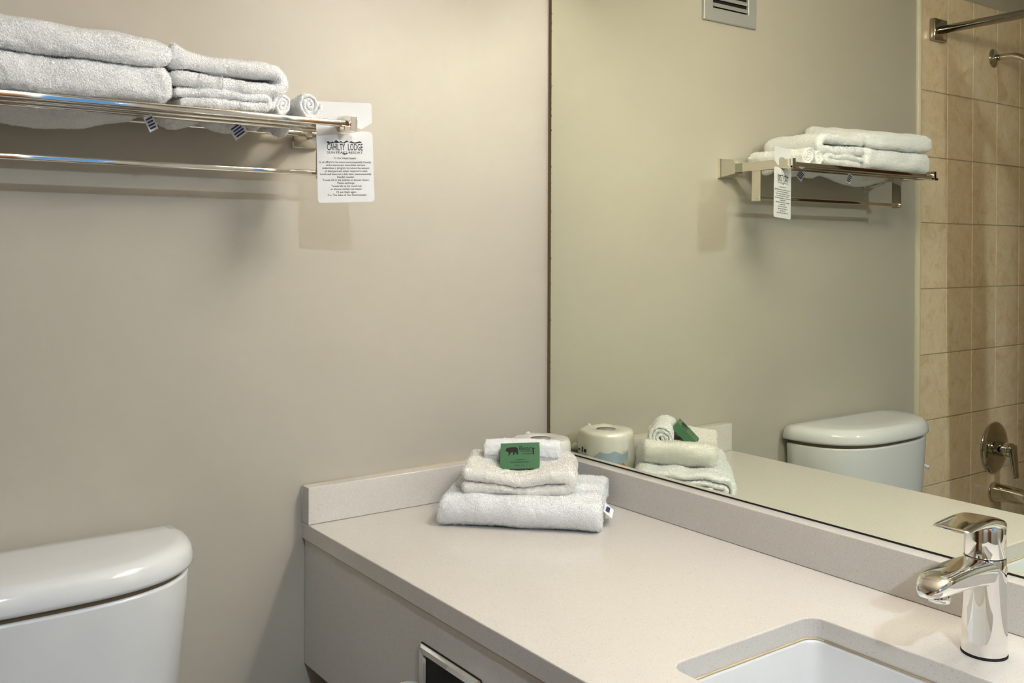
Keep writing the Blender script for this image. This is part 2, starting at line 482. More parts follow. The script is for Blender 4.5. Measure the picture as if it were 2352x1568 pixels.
def pile(o, density=0.55e6, length=0.0021, width=0.0007, seed=1, parent=None):
    """short terry loops standing on the outer faces of a towel mesh, joined into one part"""
    from mathutils.bvhtree import BVHTree
    me = o.data; rng = np.random.default_rng(seed)
    V = np.empty(len(me.vertices) * 3); me.vertices.foreach_get('co', V); V = V.reshape(-1, 3)
    me.calc_loop_triangles()
    T = np.empty(len(me.loop_triangles) * 3, dtype=np.int32); me.loop_triangles.foreach_get('vertices', T); T = T.reshape(-1, 3)
    a, b, c = V[T[:, 0]], V[T[:, 1]], V[T[:, 2]]
    N = np.cross(b - a, c - a); A = np.linalg.norm(N, axis=1) / 2; N /= (2 * A[:, None] + 1e-15)
    n = int(A.sum() * density); idx = rng.choice(len(T), n, p=A / A.sum())
    r1, r2 = np.sqrt(rng.random(n)), rng.random(n)
    P = a[idx] * (1 - r1)[:, None] + b[idx] * (r1 * (1 - r2))[:, None] + c[idx] * (r1 * r2)[:, None]; Nn = N[idx]
    tree = BVHTree.FromPolygons([tuple(v) for v in V], [tuple(t) for t in T.tolist()])
    keep = np.array([tree.ray_cast(p, q, 0.012)[0] is None for p, q in zip(map(tuple, P + Nn * .0012), map(tuple, Nn))])
    P, Nn = P[keep], Nn[keep]; n = len(P)
    d = Nn + rng.normal(size=(n, 3)) * 0.55; d /= np.linalg.norm(d, axis=1)[:, None]
    s_ = np.cross(d, rng.normal(size=(n, 3))); s_ /= np.linalg.norm(s_, axis=1)[:, None] + 1e-9
    L = length * rng.uniform(.6, 1.25, n)[:, None]; P = P - Nn * .0003
    Q = np.stack([P - s_ * width / 2, P + s_ * width / 2, P + d * L + s_ * width * .32, P + d * L - s_ * width * .32], 1).reshape(-1, 3)
    pm = bpy.data.meshes.new('terry_pile')
    pm.vertices.add(4 * n); pm.vertices.foreach_set('co', Q.ravel().astype(np.float32))
    pm.loops.add(4 * n); pm.loops.foreach_set('vertex_index', np.arange(4 * n, dtype=np.int32))
    pm.polygons.add(n); pm.polygons.foreach_set('loop_start', np.arange(0, 4 * n, 4, dtype=np.int32)); pm.polygons.foreach_set('loop_total', np.full(n, 4, dtype=np.int32))
    pm.update(calc_edges=True)
    p = link('terry_pile', pm, 'pile' if me.materials[0] is not M['terry_cream'] else 'pile_cream', parent or o)
    p['kind'] = 'stuff'
    return p

def arc(cx, cy, r, a0, a1, n=14):
    return [(cx + r * math.cos(a0 + (a1 - a0) * k / n), cy + r * math.sin(a0 + (a1 - a0) * k / n)) for k in range(n + 1)]

def rrect(x0, x1, y0, y1, r, n=6):
    out = []
    for cx, cy, a in ((x1 - r, y1 - r, 0), (x0 + r, y1 - r, PI / 2), (x0 + r, y0 + r, PI), (x1 - r, y0 + r, 1.5 * PI)):
        out += [(cx + r * math.cos(a + PI / 2 * k / n), cy + r * math.sin(a + PI / 2 * k / n)) for k in range(n + 1)]
    return out

# ------------------------------------------------------------------ the room
ZF, ZC = -0.86, 1.56            # floor, ceiling
XL, YF = -2.30, -2.80          # far tub wall, door wall
XT = -1.443                     # edge of the tiling
TT = 1.3145                     # top of the tiling
st = lambda o: tag(o, kind='structure')
st(box('floor', XL - .1, .1, YF - .1, .1, ZF - .1, ZF, 'floor'))
st(box('ceiling', XL - .1, .1, YF - .1, .1, ZC, ZC + .1, 'ceil'))
st(box('wall_right', 0, .1, YF - .1, .1, ZF, ZC, 'paint'))
st(boxes('wall_back', [(XL - .1, 0, 0, .1, ZF, ZC)], 'paint'))
wl = st(boxes('wall_left', [(XL - .1, XL, YF - .1, 0, ZF, ZC)], 'paint'))
box('tile_facing', XL, XL + .008, -1.52, -.010, -.47, TT, 'tilefar', wl)
st(box('wall_shower_end', XL, XT, -1.62, -1.525, ZF, ZC, 'paint'))
DX0, DX1, DZ = -1.86, -1.13, 1.17
WX0, WX1, WZ0, WZ1 = -1.00, -0.40, 0.45, 1.40
st(boxes('wall_front', [(XL - .1, DX0, YF - .1, YF, ZF, ZC), (WX1, 0, YF - .1, YF, ZF, ZC), (DX0, DX1, YF - .1, YF, DZ, ZC), (DX1, WX0, YF - .1, YF, ZF, ZC),
                        (WX0, WX1, YF - .1, YF, ZF, WZ0), (WX0, WX1, YF - .1, YF, WZ1, ZC)], 'paint'))
d1 = st(boxes('door_1', [(DX0 + .002, DX1 - .002, YF - .05, YF - .01, ZF + .005, DZ - .002)], 'doorwood', bevel=.003))
boxes('casing', [(DX0 - .06, DX0, YF, YF + .015, ZF, DZ + .06), (DX1, DX1 + .06, YF, YF + .015, ZF, DZ + .06), (DX0, DX1, YF, YF + .015, DZ, DZ + .06)], 'doorwood', d1, bevel=.003)
for pz0, pz1 in ((ZF + .15, -.05), (.08, DZ - .14)):
    box('panel', DX0 + .12, DX1 - .12, YF - .012, YF - .004, pz0, pz1, 'doorwood', d1, bevel=.004)
lathe('door_knob', [(.001, .06), (.02, .058), (.028, .045), (.02, .03), (.01, .02), (.01, .006), (.028, .004), (.028, 0), (.001, 0)], 'nickel', d1, axis=(0, 1, 0), origin=(DX1 - .06, YF - .01, .12))
w1_ = st(boxes('glint_window_1', [(WX0 - .04, WX0, YF, YF + .015, WZ0 - .04, WZ1 + .04), (WX1, WX1 + .04, YF, YF + .015, WZ0 - .04, WZ1 + .04), (WX0, WX1, YF, YF + .015, WZ0 - .04, WZ0), (WX0, WX1, YF, YF + .015, WZ1, WZ1 + .04)], 'base', bevel=.003))  # unseen window, added behind the camera for blue glints on the rails
box('pane', WX0, WX1, YF - .05, YF - .046, WZ0, WZ1, 'windowglass', w1_)
st(box('baseboard_back', XT + .01, -.45, -.014, 0, ZF, ZF + .09, 'base', bevel=.003))

# tiled end wall of the tub
wt = st(box('wall_shower', XL, XT - .006, -.006, 0, ZF, TT, 'grout'))
GX, GZ = 0.15291, 0.20429
ax = -1.60174
zs = [0.38738 + GZ * k for k in range(-5, 4)] + [TT]
tile_cache = {}
for i in range(5):
    for j in range(len(zs) - 1):
        xa = XT - .007 if i == 0 else ax - GX * (i - 1)
        xb = max(ax - GX * i, XL)
        w = xa - xb - .003; h = zs[j + 1] - zs[j] - .003
        key = (round(w, 4), round(h, 4))
        if key not in tile_cache:
            t0 = box('tile', -w / 2, w / 2, -.0025, .0025, -h / 2, h / 2, 'tile', wt, bevel=.0012, segs=1)
            tile_cache[key] = t0
            o = t0
        else:
            o = tile_cache[key].copy(); COL.objects.link(o); o.parent = wt
        o.location = ((xa + xb) / 2, -.0078, (zs[j] + zs[j + 1]) / 2)
tr = loft('trim_1', [[(XT - .0075 + .0105 * math.cos(a) * .95, -.0125 * math.sin(a) - (.0 if a else 0), z) for a in np.linspace(0, PI, 9)] for z in (ZF + .4, TT)], 'tiletrim', smooth=False)
st(tr)

# bathtub
tub = empty('bathtub', (-1.84, -.77, ZF), 'white enamel bathtub below the tiled shower wall', 'bathtub')
rim = []
tx0, tx1, ty0, ty1, tz = XL + .012, -1.462, -1.52, -.014, -.465
def rr3(x0, x1, y0, y1, r, z): return [(x, y, z) for x, y in rrect(x0, x1, y0, y1, r)]
loft('basin', [rr3(tx0, tx1, ty0, ty1, .01, ZF), rr3(tx0, tx1, ty0, ty1, .01, tz - .01), rr3(tx0 + .006, tx1 - .006, ty0 + .006, ty1 - .006, .01, tz),
               rr3(tx0 + .06, tx1 - .07, ty0 + .07, ty1 - .07, .08, tz), rr3(tx0 + .075, tx1 - .085, ty0 + .09, ty1 - .09, .09, tz - .03),
               rr3(tx0 + .12, tx1 - .13, ty0 + .2, ty1 - .14, .1, ZF + .1), rr3(tx0 + .17, tx1 - .18, ty0 + .26, ty1 - .2, .09, ZF + .07)], 'tub', tub)
lathe('drain', [(.001, .0), (.032, .0), (.034, .003), (.02, .006), (.001, .006)], 'chrome', tub, origin=(-1.85, -.30, ZF + .07))

# ------------------------------------------------------------------ lamps of the room
vl = empty('vanity_light', (0, -1.03, 1.18), 'four-globe vanity light bar above the mirror', 'lamp')
box('back_plate', -.022, 0, -1.43, -.63, 1.14, 1.23, 'chrome', vl, bevel=.004)
for gy in (-.73, -.93, -1.13, -1.33):
    tube('socket', [(-.02, gy, 1.18), (-.055, gy, 1.18)], .022, 'chrome', vl)
    lathe('globe', [(.05 * math.sin(a) + 1e-4, .05 * math.cos(a)) for a in np.linspace(0, PI, 10)], 'lampglass', vl, origin=(-.10, gy, 1.18), seg=16)
cl = empty('ceiling_light', (-1.12, -2.35, ZC), 'round recessed ceiling downlight near the door', 'lamp')
lathe('rim', [(.046, -.004), (.075, -.004), (.078, 0), (.046, 0), (.046, -.004)], 'chrome', cl, origin=(-1.12, -2.35, ZC), seg=48, cap=False)
lathe('lens', [(.001, -.0012), (.045, -.0012), (.045, -.0006), (.001, -.0006)], 'ceilglass', cl, origin=(-1.12, -2.35, ZC), seg=32)

# ------------------------------------------------------------------ mirror
BH, BT = 0.0681, 0.0295         # backsplash height, thickness
mr = empty('wall_mirror', (0, -.7, BH), 'large frameless wall mirror above the counter', 'mirror')
box('pane', -.005, -.0005, -1.33, -.013, BH + .0034, 1.115, 'mirror', mr)
box('edge_strip', -.0035, -.0002, -.0125, -.0003, BH + .002, 1.115, 'brown', mr)
box('lower_gap_dark', -.0047, -.0002, -1.33, -.0005, BH + .0004, BH + .0030, 'black', mr)  # black strip painted for the dark gap below the pane

# ------------------------------------------------------------------ counter
CX, CT, CY = -0.5764, 0.0285, -1.50     # front edge, slab thickness, end
SX0, SX1, SY0, SY1 = -0.465, -0.190, -1.24, -0.829
ct = empty('vanity_countertop', (-.28, -.8, 0), 'speckled off-white quartz vanity countertop with low backsplash', 'countertop')
def slab_with_hole():
    outer = [(CX, CY), (0, CY), (0, 0), (CX, 0)]
    hole = rrect(SX0, SX1, SY0, SY1, .022, 6)
    bm = bmesh.new()
    ov = [bm.verts.new((x, y, 0)) for x, y in outer]; hv = [bm.verts.new((x, y, 0)) for x, y in hole]
    es = [bm.edges.new((ov[i], ov[(i + 1) % 4])) for i in range(4)] + [bm.edges.new((hv[i], hv[(i + 1) % len(hv)])) for i in range(len(hv))]
    bmesh.ops.triangle_fill(bm, edges=es, use_beauty=True)
    r = bmesh.ops.extrude_face_region(bm, geom=list(bm.faces))
    for v in r['geom']:
        if isinstance(v, bmesh.types.BMVert): v.co.z -= CT
    bmesh.ops.recalc_face_normals(bm, faces=bm.faces)
    sharp = [e for e in bm.edges if len(e.link_faces) == 2 and e.calc_face_angle() > .8 and all(abs(v.co.z) < 1e-6 for v in e.verts)]
    bmesh.ops.bevel(bm, geom=sharp, offset=.0018, segments=2, profile=.5, affect='EDGES')
    me = bpy.data.meshes.new('slab'); bm.to_mesh(me); bm.free()
    return link('slab', me, 'quartz', ct)
slab_with_hole()
box('backsplash', CX, -.0002, -BT, -.0003, .0004, BH, 'quartz', ct, bevel=.0014)
box('backsplash', -BT, -.0003, CY, -BT - .0002, .0004, BH, 'quartz', ct, bevel=.0014)
box('apron', -.571, -.551, CY, -.0008, -.262, -CT - .001, 'quartz', ct, bevel=.001)
box('caulk_line', -.5725, -.566, CY, -.0006, -CT - .0045, -CT + .0004, 'caulk', ct)
tube('caulk_bead', [(CX + .002, -.0012, BH + .0002), (-.3, -.0012, BH + .0005), (-.01, -.0012, BH + .0002)], .0013, 'caulk', ct, seg=6)
tube('caulk_bead', [(CX, -.0008, BH - .001), (CX + .0004, -.0008, 0)], .0013, 'base', ct, seg=6)

cab = empty('vanity_cabinet', (-.25, -.9, ZF), 'dark wooden vanity cabinet under the quartz apron', 'cabinet')
box('body', -.52, -.004, CY + .01, -.012, ZF + .1, -.264, 'wood', cab, bevel=.002)
box('plinth', -.46, -.01, CY + .03, -.02, ZF, ZF + .1, 'wood', cab)
for k in range(3):
    ya = -.03 - k * .48
    dr = box('door', -.539, -.521, ya - .472, ya, ZF + .115, -.285, 'wood', cab, bevel=.003)
    tube('handle', [(-.54, ya - .43, -.33), (-.56, ya - .43, -.33), (-.56, ya - .43, -.43), (-.54, ya - .43, -.43)], .005, 'nickel', dr, seg=8)

# undermount sink
sk = empty('undermount_sink', ((SX0 + SX1) / 2, (SY0 + SY1) / 2, -CT), 'white rectangular undermount sink basin in the countertop', 'sink')
def sr(g, r, z): return [(x, y, z) for x, y in rrect(SX0 - g, SX1 + g, SY0 - g, SY1 + g, r, 8)]
loft('basin', [sr(.02, .03, -.15), sr(.022, .03, -CT - .002), sr(.022, .03, -CT - .0006), sr(-.002, .022, -CT - .0006), sr(-.004, .024, -CT - .004),
               sr(-.010, .03, -.10), sr(-.022, .045, -.135), sr(-.06, .06, -.148), sr(-.12, .012, -.152)], 'sink', sk)
tube('sealant_bead', [(x, y, -CT + .0004) for x, y in rrect(SX0 + .0012, SX1 - .0012, SY0 + .0012, SY1 - .0012, .021, 8)] + [(SX1 - .0012, SY1 - .0222, -CT + .0004)], .0015, 'caulk', sk, seg=6)
lathe('drain', [(.001, 0), (.03, 0), (.032, .003), (.024, .004), (.02, -.002), (.001, -.002)], 'chrome', sk, origin=((SX0 + SX1) / 2, (SY0 + SY1) / 2, -.151))

# ------------------------------------------------------------------ faucet
fx, fy = -.117, -1.0315
fc = empty('faucet', (fx, fy, 0), 'chrome single-lever basin faucet beside the sink', 'faucet')
lathe('base_ring', [(.001, 0), (.0272, 0), (.0272, .0022), (.001, .0022)], 'black', fc, origin=(fx, fy, 0), seg=48)
def ell(cx, cy, a, b, z, n=48, p=2.0):
    out = []
    for k in range(n):
        t = 2 * PI * k / n; c, s = math.cos(t), math.sin(t)
        out.append((cx + a * math.copysign(abs(c) ** (2 / p), c), cy + b * math.copysign(abs(s) ** (2 / p), s), z))
    return out
prof = [(.0262, .0022), (.0268, .004), (.0264, .02), (.0256, .05), (.0250, .08), (.0248, .105), (.0247, .1205), (.0242, .1215)]
loft('body', [ell(fx, fy, .001, .001, .0022)] + [ell(fx, fy, r, r, z) for r, z in prof] + [ell(fx, fy, .001, .001, .1215)], 'chrome', fc)
lathe('seam', [(.001, 0), (.0235, 0), (.0235, .002), (.001, .002)], 'black', fc, origin=(fx, fy, .1212))
hd = loft('handle', [ell(fx, fy, .001, .001, .1228)] + [ell(fx, fy, r, r, z) for r, z in ((.0238, .1228), (.0244, .1238), (.0242, .145), (.0240, .157), (.0225, .166))] + [ell(fx, fy, .001, .001, .168)], 'chrome', fc)
# lever: a slim blade running from the back of the head towards the sink
rings = []
for t in np.linspace(0, 1, 15):
    x = -.0935 - t * .107
    top = .1655 + .0125 * math.sin(min(1, t * 1.5) * PI / 2) - .0085 * max(0, t - .35) / .65
    th = .0165 * (1 - t) ** 1.3 + .0036
    hw = .0235 - .0005 * t
    if t < .18: hw *= math.sqrt(1 - (1 - t / .18) ** 2 * .75)
    if t > .92: hw *= 1 - .10 * ((t - .92) / .08) ** 2; th *= 1 - .25 * ((t - .92) / .08)
    ring = []
    for a in np.linspace(0, 2 * PI, 28, endpoint=False):
        c, s = math.cos(a), math.sin(a)
        ring.append((x, fy + hw * math.copysign(abs(c) ** .45, c), top - th / 2 + th / 2 * math.copysign(abs(s) ** .6, s)))
    rings.append(ring)
loft('lever', rings, 'chrome', hd)
# spout
rings = []
for t in np.linspace(0, 1, 22):
    x = -.105 - t * .1475
    e_ = max(0, t - .80) / .20
    top = .120 + .0045 * math.sin(t * PI * .9) - .004 * t ** 2 - .0125 * e_ ** 2
    bot = .0925 + .0045 * t - .020 * math.exp(-t / .13)
    hw = .0243 - .0025 * t
    if t > .82: hw *= math.sqrt(max(.05, 1 - ((t - .82) / .2) ** 2))
    ring = []
    for a in np.linspace(0, 2 * PI, 32, endpoint=False):
        c, s = math.cos(a), math.sin(a)
        zz = (top + bot) / 2 + (top - bot) / 2 * math.copysign(abs(s) ** .62, s)
        ring.append((x, fy + hw * math.copysign(abs(c) ** .55, c) * (1 - .16 * (1 - (zz - bot) / (top - bot + 1e-6))), zz))
    rings.append(ring)
loft('spout', rings, 'chrome', fc)
ae = lathe('aerator', [(.001, .017), (.0128, .017), (.0125, .003), (.0115, 0), (.009, .001), (.001, .001)], 'chrome', fc, axis=(.12, 0, 1), origin=(-.2215, fy, .0855), seg=28)
lathe('outlet_mesh', [(.0006, -.0003), (.0090, -.0003), (.0090, .0008), (.0006, .0008)], 'black', ae, axis=(.12, 0, 1), origin=(-.2215, fy, .0855), seg=24)

# ------------------------------------------------------------------ recessed paper holder in the apron
ph = empty('paper_holder', (-.571, -.503, -.16), 'recessed chrome toilet paper holder set in the counter apron', 'paper holder')
hy0, hy1, hz0, hz1 = -.583, -.4235, -.241, -.0815
def frame_ring(g, x): return [(x, y, z) for y, z in rrect(hy0 + g, hy1 - g, hz0 + g, hz1 - g, .004, 3)]
loft('frame', [frame_ring(0, -.5712), frame_ring(0, -.575), frame_ring(.004, -.5775), frame_ring(.013, -.5765), frame_ring(.016, -.5735), frame_ring(.016, -.5712)], 'chrome', ph, cap=False, smooth=False)
loft('shadow_gap', [frame_ring(-.0013, -.5711), frame_ring(-.0013, -.5716), frame_ring(.003, -.5716)], 'black', ph, cap=False, smooth=False)
loft('recess_shade', [frame_ring(.016, -.5714), frame_ring(.020, -.5716), frame_ring(.020, -.5713)], 'black', ph, smooth=False)  # flat black sheet painted for the dark reflecting interior, no real depth
box('cavity_shade', -.5716, -.5712, hy0 + .016, hy1 - .016, hz0 + .016, hz1 - .016, 'black', ph)  # second black sheet for the same dark interior
tube('roller', [(-.6215, hy0 + .02, -.164), (-.6215, hy1 - .02, -.164)], .008, 'chrome', ph)
pr = empty('toilet_paper_roll', (-.6215, -.503, -.164), 'white toilet paper roll on the recessed holder, at the bottom edge of the photo', 'toilet paper')
lathe('paper', [(.019, -.05), (.046, -.05), (.0475, -.048), (.0475, .048), (.046, .05), (.019, .05), (.019, -.05)], 'paper', pr, axis=(0, 1, 0), origin=(-.6215, -.503, -.164), seg=40, cap=False)
lathe('core', [(.0185, -.0495), (.0187, .0495), (.0175, .0495), (.0175, -.0495), (.0185, -.0495)], 'soapback', pr, axis=(0, 1, 0), origin=(-.6215, -.503, -.164), seg=24, cap=False)

# ------------------------------------------------------------------ towel shelf
SHELF_R, SHELF_L = -.5740, -1.1910       # outer faces of the two arms
AT, AZ0, AZ1 = .0103, .6995, .7220
rk = empty('towel_shelf', (-.8825, 0, .71), 'chrome hotel towel shelf with lower rail on the wall above the toilet', 'towel shelf')
for k, xo in enumerate((SHELF_R, SHELF_L + AT)):
    xi = xo - AT; xm = xo - AT / 2
    arm = box('arm', xi, xo, -.2045, -.03, AZ0, AZ1, 'nickel', rk, bevel=.0012)
    box('end_cap', xi - .0006, xo + .0003, -.2125, -.2048, AZ0 - .0003, AZ1 + .0003, 'nickel', arm, bevel=.0010)
    box('socket_block', xi - .012, xo + .0003, -.212, -.196, AZ0 - .002, AZ0 + .006, 'nickel', arm, bevel=.001)
    bx = xm + (.004 if k == 0 else -.004)
    mt_ = loft('wall_mount', [[(bx + s1 * h, y, .7105 + s2 * h) for s1, s2 in ((-1, -1), (1, -1), (1, 1), (-1, 1))] for h, y in ((.0245, 0), (.0245, -.008), (.0225, -.010), (.015, -.046), (.0145, -.048))], 'nickel', rk, smooth=False)
    # strap carrying the lower rail
    sx = xo - .006 - (.0035 if k == 0 else 0)
    sp_ = box('strap', sx - .004, sx, -.1095, -.081, .6255, AZ0 + .001, 'nickel', rk, bevel=.001)
    sgn = 1 if k == 0 else -1
    lathe('screw', [(.0005, .0026), (.002, .0026), (.0036, .0015), (.004, 0), (.0005, 0)], 'nickel', sp_, axis=(sgn, 0, 0), origin=(sx if k == 0 else sx - .004, -.0953, .6335), seg=16)
for yb in (-.200, -.158, -.116, -.030):
    box('shelf_bar', SHELF_L + AT - .001, SHELF_R - AT + .001, yb - .0052, yb + .0052, .7050, .7154, 'nickel', rk, bevel=.0022, segs=3, smooth=True)
box('lower_rail', SHELF_L + .006, SHELF_R - .010, -.1000, -.0908, .6300, .6392, 'nickel', rk, bevel=.0022, segs=3, smooth=True)

# ------------------------------------------------------------------ hanging card on the shelf arm
t1, t2, t3, t4 = [np.array(v) for v in ((-.626, -.1668, .748), (-.5346, -.1932, .751), (-.6224, -.169, .5791), (-.5294, -.1929, .5823))]
cw = float(np.linalg.norm(t2 - t1) + np.linalg.norm(t4 - t3)) / 2; ch = float(np.linalg.norm(t1 - t3) + np.linalg.norm(t2 - t4)) / 2
ex_ = Vector(t4 - t3).normalized(); ey_ = Vector(t1 - t3); ey_ = (ey_ - ex_ * ey_.dot(ex_)).normalized()
CF = (Vector(t3), ex_, ey_)
def cpx(x, y): return ((x - 725.5 - 5.5 * (y - 235) / 230) / 130 * cw, (464 - y) / 229 * ch)
hc = empty('hanging_card', Vector(t3), 'white printed hotel card hanging on the shelf arm', 'card')
outline = [cpx(*p) for p in ((727, 240), (729, 236), (734, 234.5), (848, 235.5), (853, 237), (855.5, 242), (856.4, 281), (831.4, 296.4), (822, 293),
          (823, 276), (817, 269), (800, 266), (780, 268), (771, 276), (770, 292), (777, 304), (790, 309), (802, 306), (815, 303.6), (831, 301), (848, 301.5), (855, 304), (857.5, 311),
          (861, 456), (859, 461), (854, 463), (738, 464), (732.5, 462.5), (730.5, 457))]
prism('card', outline, .0007, CF, 'card', hc)
def fit(s, size, px_c, py, px_w):
    """a line of print: centred at pixel px_c, baseline py, px_w wide"""
    c = bpy.data.curves.new('t', 'FONT'); c.body = s; c.size = size; o = bpy.data.objects.new('t', c); COL.objects.link(o)
    bpy.context.view_layer.update(); w = o.dimensions.x
    bpy.data.objects.remove(o, do_unlink=True); bpy.data.curves.remove(c)
    u, v = cpx(px_c, py)
    return (s, size, u, v, px_w / 130 * cw / max(w, 1e-5))
mm = ch / 229
big = [fit('CAHILTY', 22 * mm, 772.5, 345, 41) + (.00012,), fit('LODGE', 22 * mm, 817, 345, 34) + (.00012,)]
V, F = text_data(big); print_obj('logo_lettering', V, F, CF, 'ink', hc)
V, F = text_data([fit('SUN PEAKS RESORT', 7.5 * mm, 793, 352.5, 82) + (.00003,)]); print_obj('logo_lettering', V, F, CF, 'greyink', hc)
hills = [(752, 329), (752, 325), (756, 325), (759, 328), (764, 325), (768, 327), (772, 322), (775, 323), (779, 326), (784, 324), (789, 327), (793, 325), (797, 322), (802, 326), (808, 324), (814, 327), (820, 326), (826, 324), (830, 325), (832, 328), (826, 327.5), (820, 329), (813, 329), (806, 327.5), (798, 325.5), (792, 329), (784, 327), (776, 328.5), (770, 328), (764, 329), (758, 330)]
prism('logo_skyline', [cpx(*p) for p in hills], 0.0, (CF[0] + CF[1].cross(CF[2]) * .0003, CF[1], CF[2]), 'ink', hc)
prism('logo_flourish', [cpx(*p) for p in ((786, 350), (790, 352), (796, 352), (801, 350), (797, 354), (790, 355))], 0.0, (CF[0] + CF[1].cross(CF[2]) * .0003, CF[1], CF[2]), 'ink', hc)
body = [('To Our Valued Guests:', 793, 365, 52), ('In an effort to be more environmentally friendly', 794, 374, 119), ('and preserve our watershed, we have', 794.5, 380.7, 90),
        ('undertaken a program to reduce the amount', 795, 387.5, 108), ('of detergent and water required to wash', 795.5, 394.3, 98), ('towels and linens on a daily basis, (environmentally', 794.5, 401.2, 119),
        ('friendly) consider:', 794.5, 408, 40), ('Towels left in the bathtub or shower means:', 795, 414.8, 107), ('Please exchange.', 795, 421.6, 40), ('Towels left on the towel rack', 796, 428.5, 70),
        ('or shower curtain rod means:', 795.5, 435.4, 72), ("I'll use them again.", 796, 442.2, 46), ('-For The Sake of Our Environment', 796.5, 449, 90)]
V, F = text_data([fit(s, 6.6 * mm, x, y, w) + (.00002,) for s, x, y, w in body])
tag(print_obj('printed_lines', V, F, CF, 'greyink', hc))

# ------------------------------------------------------------------ towels on the shelf
def lower_sag(P):
    P = P.copy()
    P[:, 2] += .032 * np.clip((P[:, 1] + .215) / .19, 0, 1) * np.clip((P[:, 2] - .74) / .02, 0, 1)
    k = np.clip((.765 - P[:, 2]) / .04, 0, 1)
    yy = np.clip((P[:, 1] + .116) / .086, 0, 1); xx = np.clip((P[:, 0] + 1.165) / .28, 0, 1)
    P[:, 2] -= k * .034 * np.sin(yy * PI) * np.sin(xx * PI) ** .6
    return P
def upper_shape(P):
    P = P.copy()
    P[:, 2] += .034 * np.clip((P[:, 1] + .215) / .19, 0, 1)
    P[:, 2] += .006 * np.clip((-1.0 - P[:, 0]) / .17, 0, 1) - .004 * np.clip((P[:, 0] + .95) / .08, 0, 1) * (P[:, 2] > .79)
    return P
bt1 = pillow('bath_towel', -1.168, -.8715, -.214, -.014, .7165, .7655, 'terry', deform=lower_sag, seed=11, rx=.028)
tag(bt1, 'white folded bath towel lying directly on the shelf bars, under another bath towel', 'towel', 'folded bath towels on the shelf')
bt2 = pillow('bath_towel', -1.172, -.8735, -.217, -.012, .7660, .8085, 'terry', deform=upper_shape, seed=23, rx=.034)
tag(bt2, 'white folded bath towel on top of the shelf stack, the highest towel', 'towel', 'folded bath towels on the shelf')

def U_path(xl_top, xl_bot, xr, zb, zt, n=16):
    r = (zt - zb) / 2
    return [(xl_top, zt)] + [(xr - r + r * math.sin(a), (zb + zt) / 2 + r * math.cos(a)) for a in np.linspace(0, PI, n)] + [(xl_bot, zb)]
SF = ((0, -.2035, 0), (1, 0, 0), (0, 0, 1), (0, 1, 0))
def ht_low(P):
    P = P.copy(); k = np.clip((.735 - P[:, 2]) / .02, 0, 1)
    yy = np.clip((P[:, 1] + .116) / .086, 0, 1); xx = np.clip((P[:, 0] + .87) / .15, 0, 1)
    P[:, 2] -= k * .026 * np.sin(yy * PI) * np.abs(np.sin(xx * PI * 1.9)) ** .7 + .006 * np.clip((-P[:, 0] - .80) / .07, 0, 1) * 0
    return P
h1 = empty('hand_towel', (-.795, -.12, .716), 'white hand towel folded double on the shelf bars beside the bath towels', 'towel', 'folded hand towels on the shelf')
cloth('terry_cloth', [(U_path(-.862, -.853, -.7195, .7245, .7385), .0135)], .170, SF, 'terry', h1, deform=ht_low, seed=31)
def ht_up(P):
    P = P.copy()
    k = np.clip((P[:, 2] - .772) / .02, 0, 1)
    P[:, 2] += .012 * np.clip((-P[:, 0] - .815) / .05, 0, 1) ** 1.5 * k
    return P
h2 = empty('hand_towel', (-.78, -.12, .746), 'white hand towel with woven band, laid on top of the other hand towel', 'towel', 'folded hand towels on the shelf')
cloth('terry_cloth', [([(-.866, .7835), (-.82, .782), (-.77, .7835)] + [(-.7145 + .0155 * math.sin(a), .7675 + .0155 * math.cos(a)) for a in np.linspace(0, PI, 16)] + [(-.80, .754), (-.862, .7585)], .0225)], .172, SF, 'terry', h2, deform=ht_up, seed=41)
# woven border band across the lower fold of the upper hand towel
for xb in (-.8285, -.797):
    tube('stitch_ridge', [(xb, -.2035 - .0112 * math.cos(a) + .006, .7555 + .0112 * math.sin(a)) for a in np.linspace(-PI * .42, PI * .42, 9)], .0008, 'pile', h2, seg=6)

def spiral(cx, cz, r0, r1, turns, a0=0.0, n=90, sq=1.0):
    return [(cx + (r0 + (r1 - r0) * k / n) * math.cos(a0 + 2 * PI * turns * k / n), cz + sq * (r0 + (r1 - r0) * k / n) * math.sin(a0 + 2 * PI * turns * k / n)) for k in range(n + 1)]
def roll_sag(cx):
    def f(P):
        P = P.copy(); k = np.clip((.728 - P[:, 2]) / .012, 0, 1)
        yy = np.clip((P[:, 1] + .153) / .036, 0, 1)
        z = np.sin(np.clip((P[:, 1] + .112) / .078, 0, 1) * PI) + .55 * np.sin(np.clip((P[:, 1] + .196) / .034, 0, 1) * PI) + .55 * np.sin(np.clip((P[:, 1] + .154) / .034, 0, 1) * PI)
        P[:, 2] -= k * .020 * z * np.clip(1 - ((P[:, 0] - cx) / .03) ** 2, 0, 1)
        return P
    return f
w1 = empty('rolled_washcloth', (-.6955, -.11, .716), 'smaller rolled white washcloth next to the folded hand towels on the shelf', 'washcloth', 'rolled washcloths on the shelf')
cloth('terry_cloth', [(spiral(-.6965, .7325, .002, .0155, 2.4, 1.0), .0058)], .165, ((0, -.196, 0), (1, 0, 0), (0, 0, 1), (0, 1, 0)), 'terry_fine', w1, ds=.0025, deform=roll_sag(-.697), seed=51)
w2 = empty('rolled_washcloth', (-.651, -.11, .716), 'larger rolled white washcloth beside the hanging card on the shelf', 'washcloth', 'rolled washcloths on the shelf')
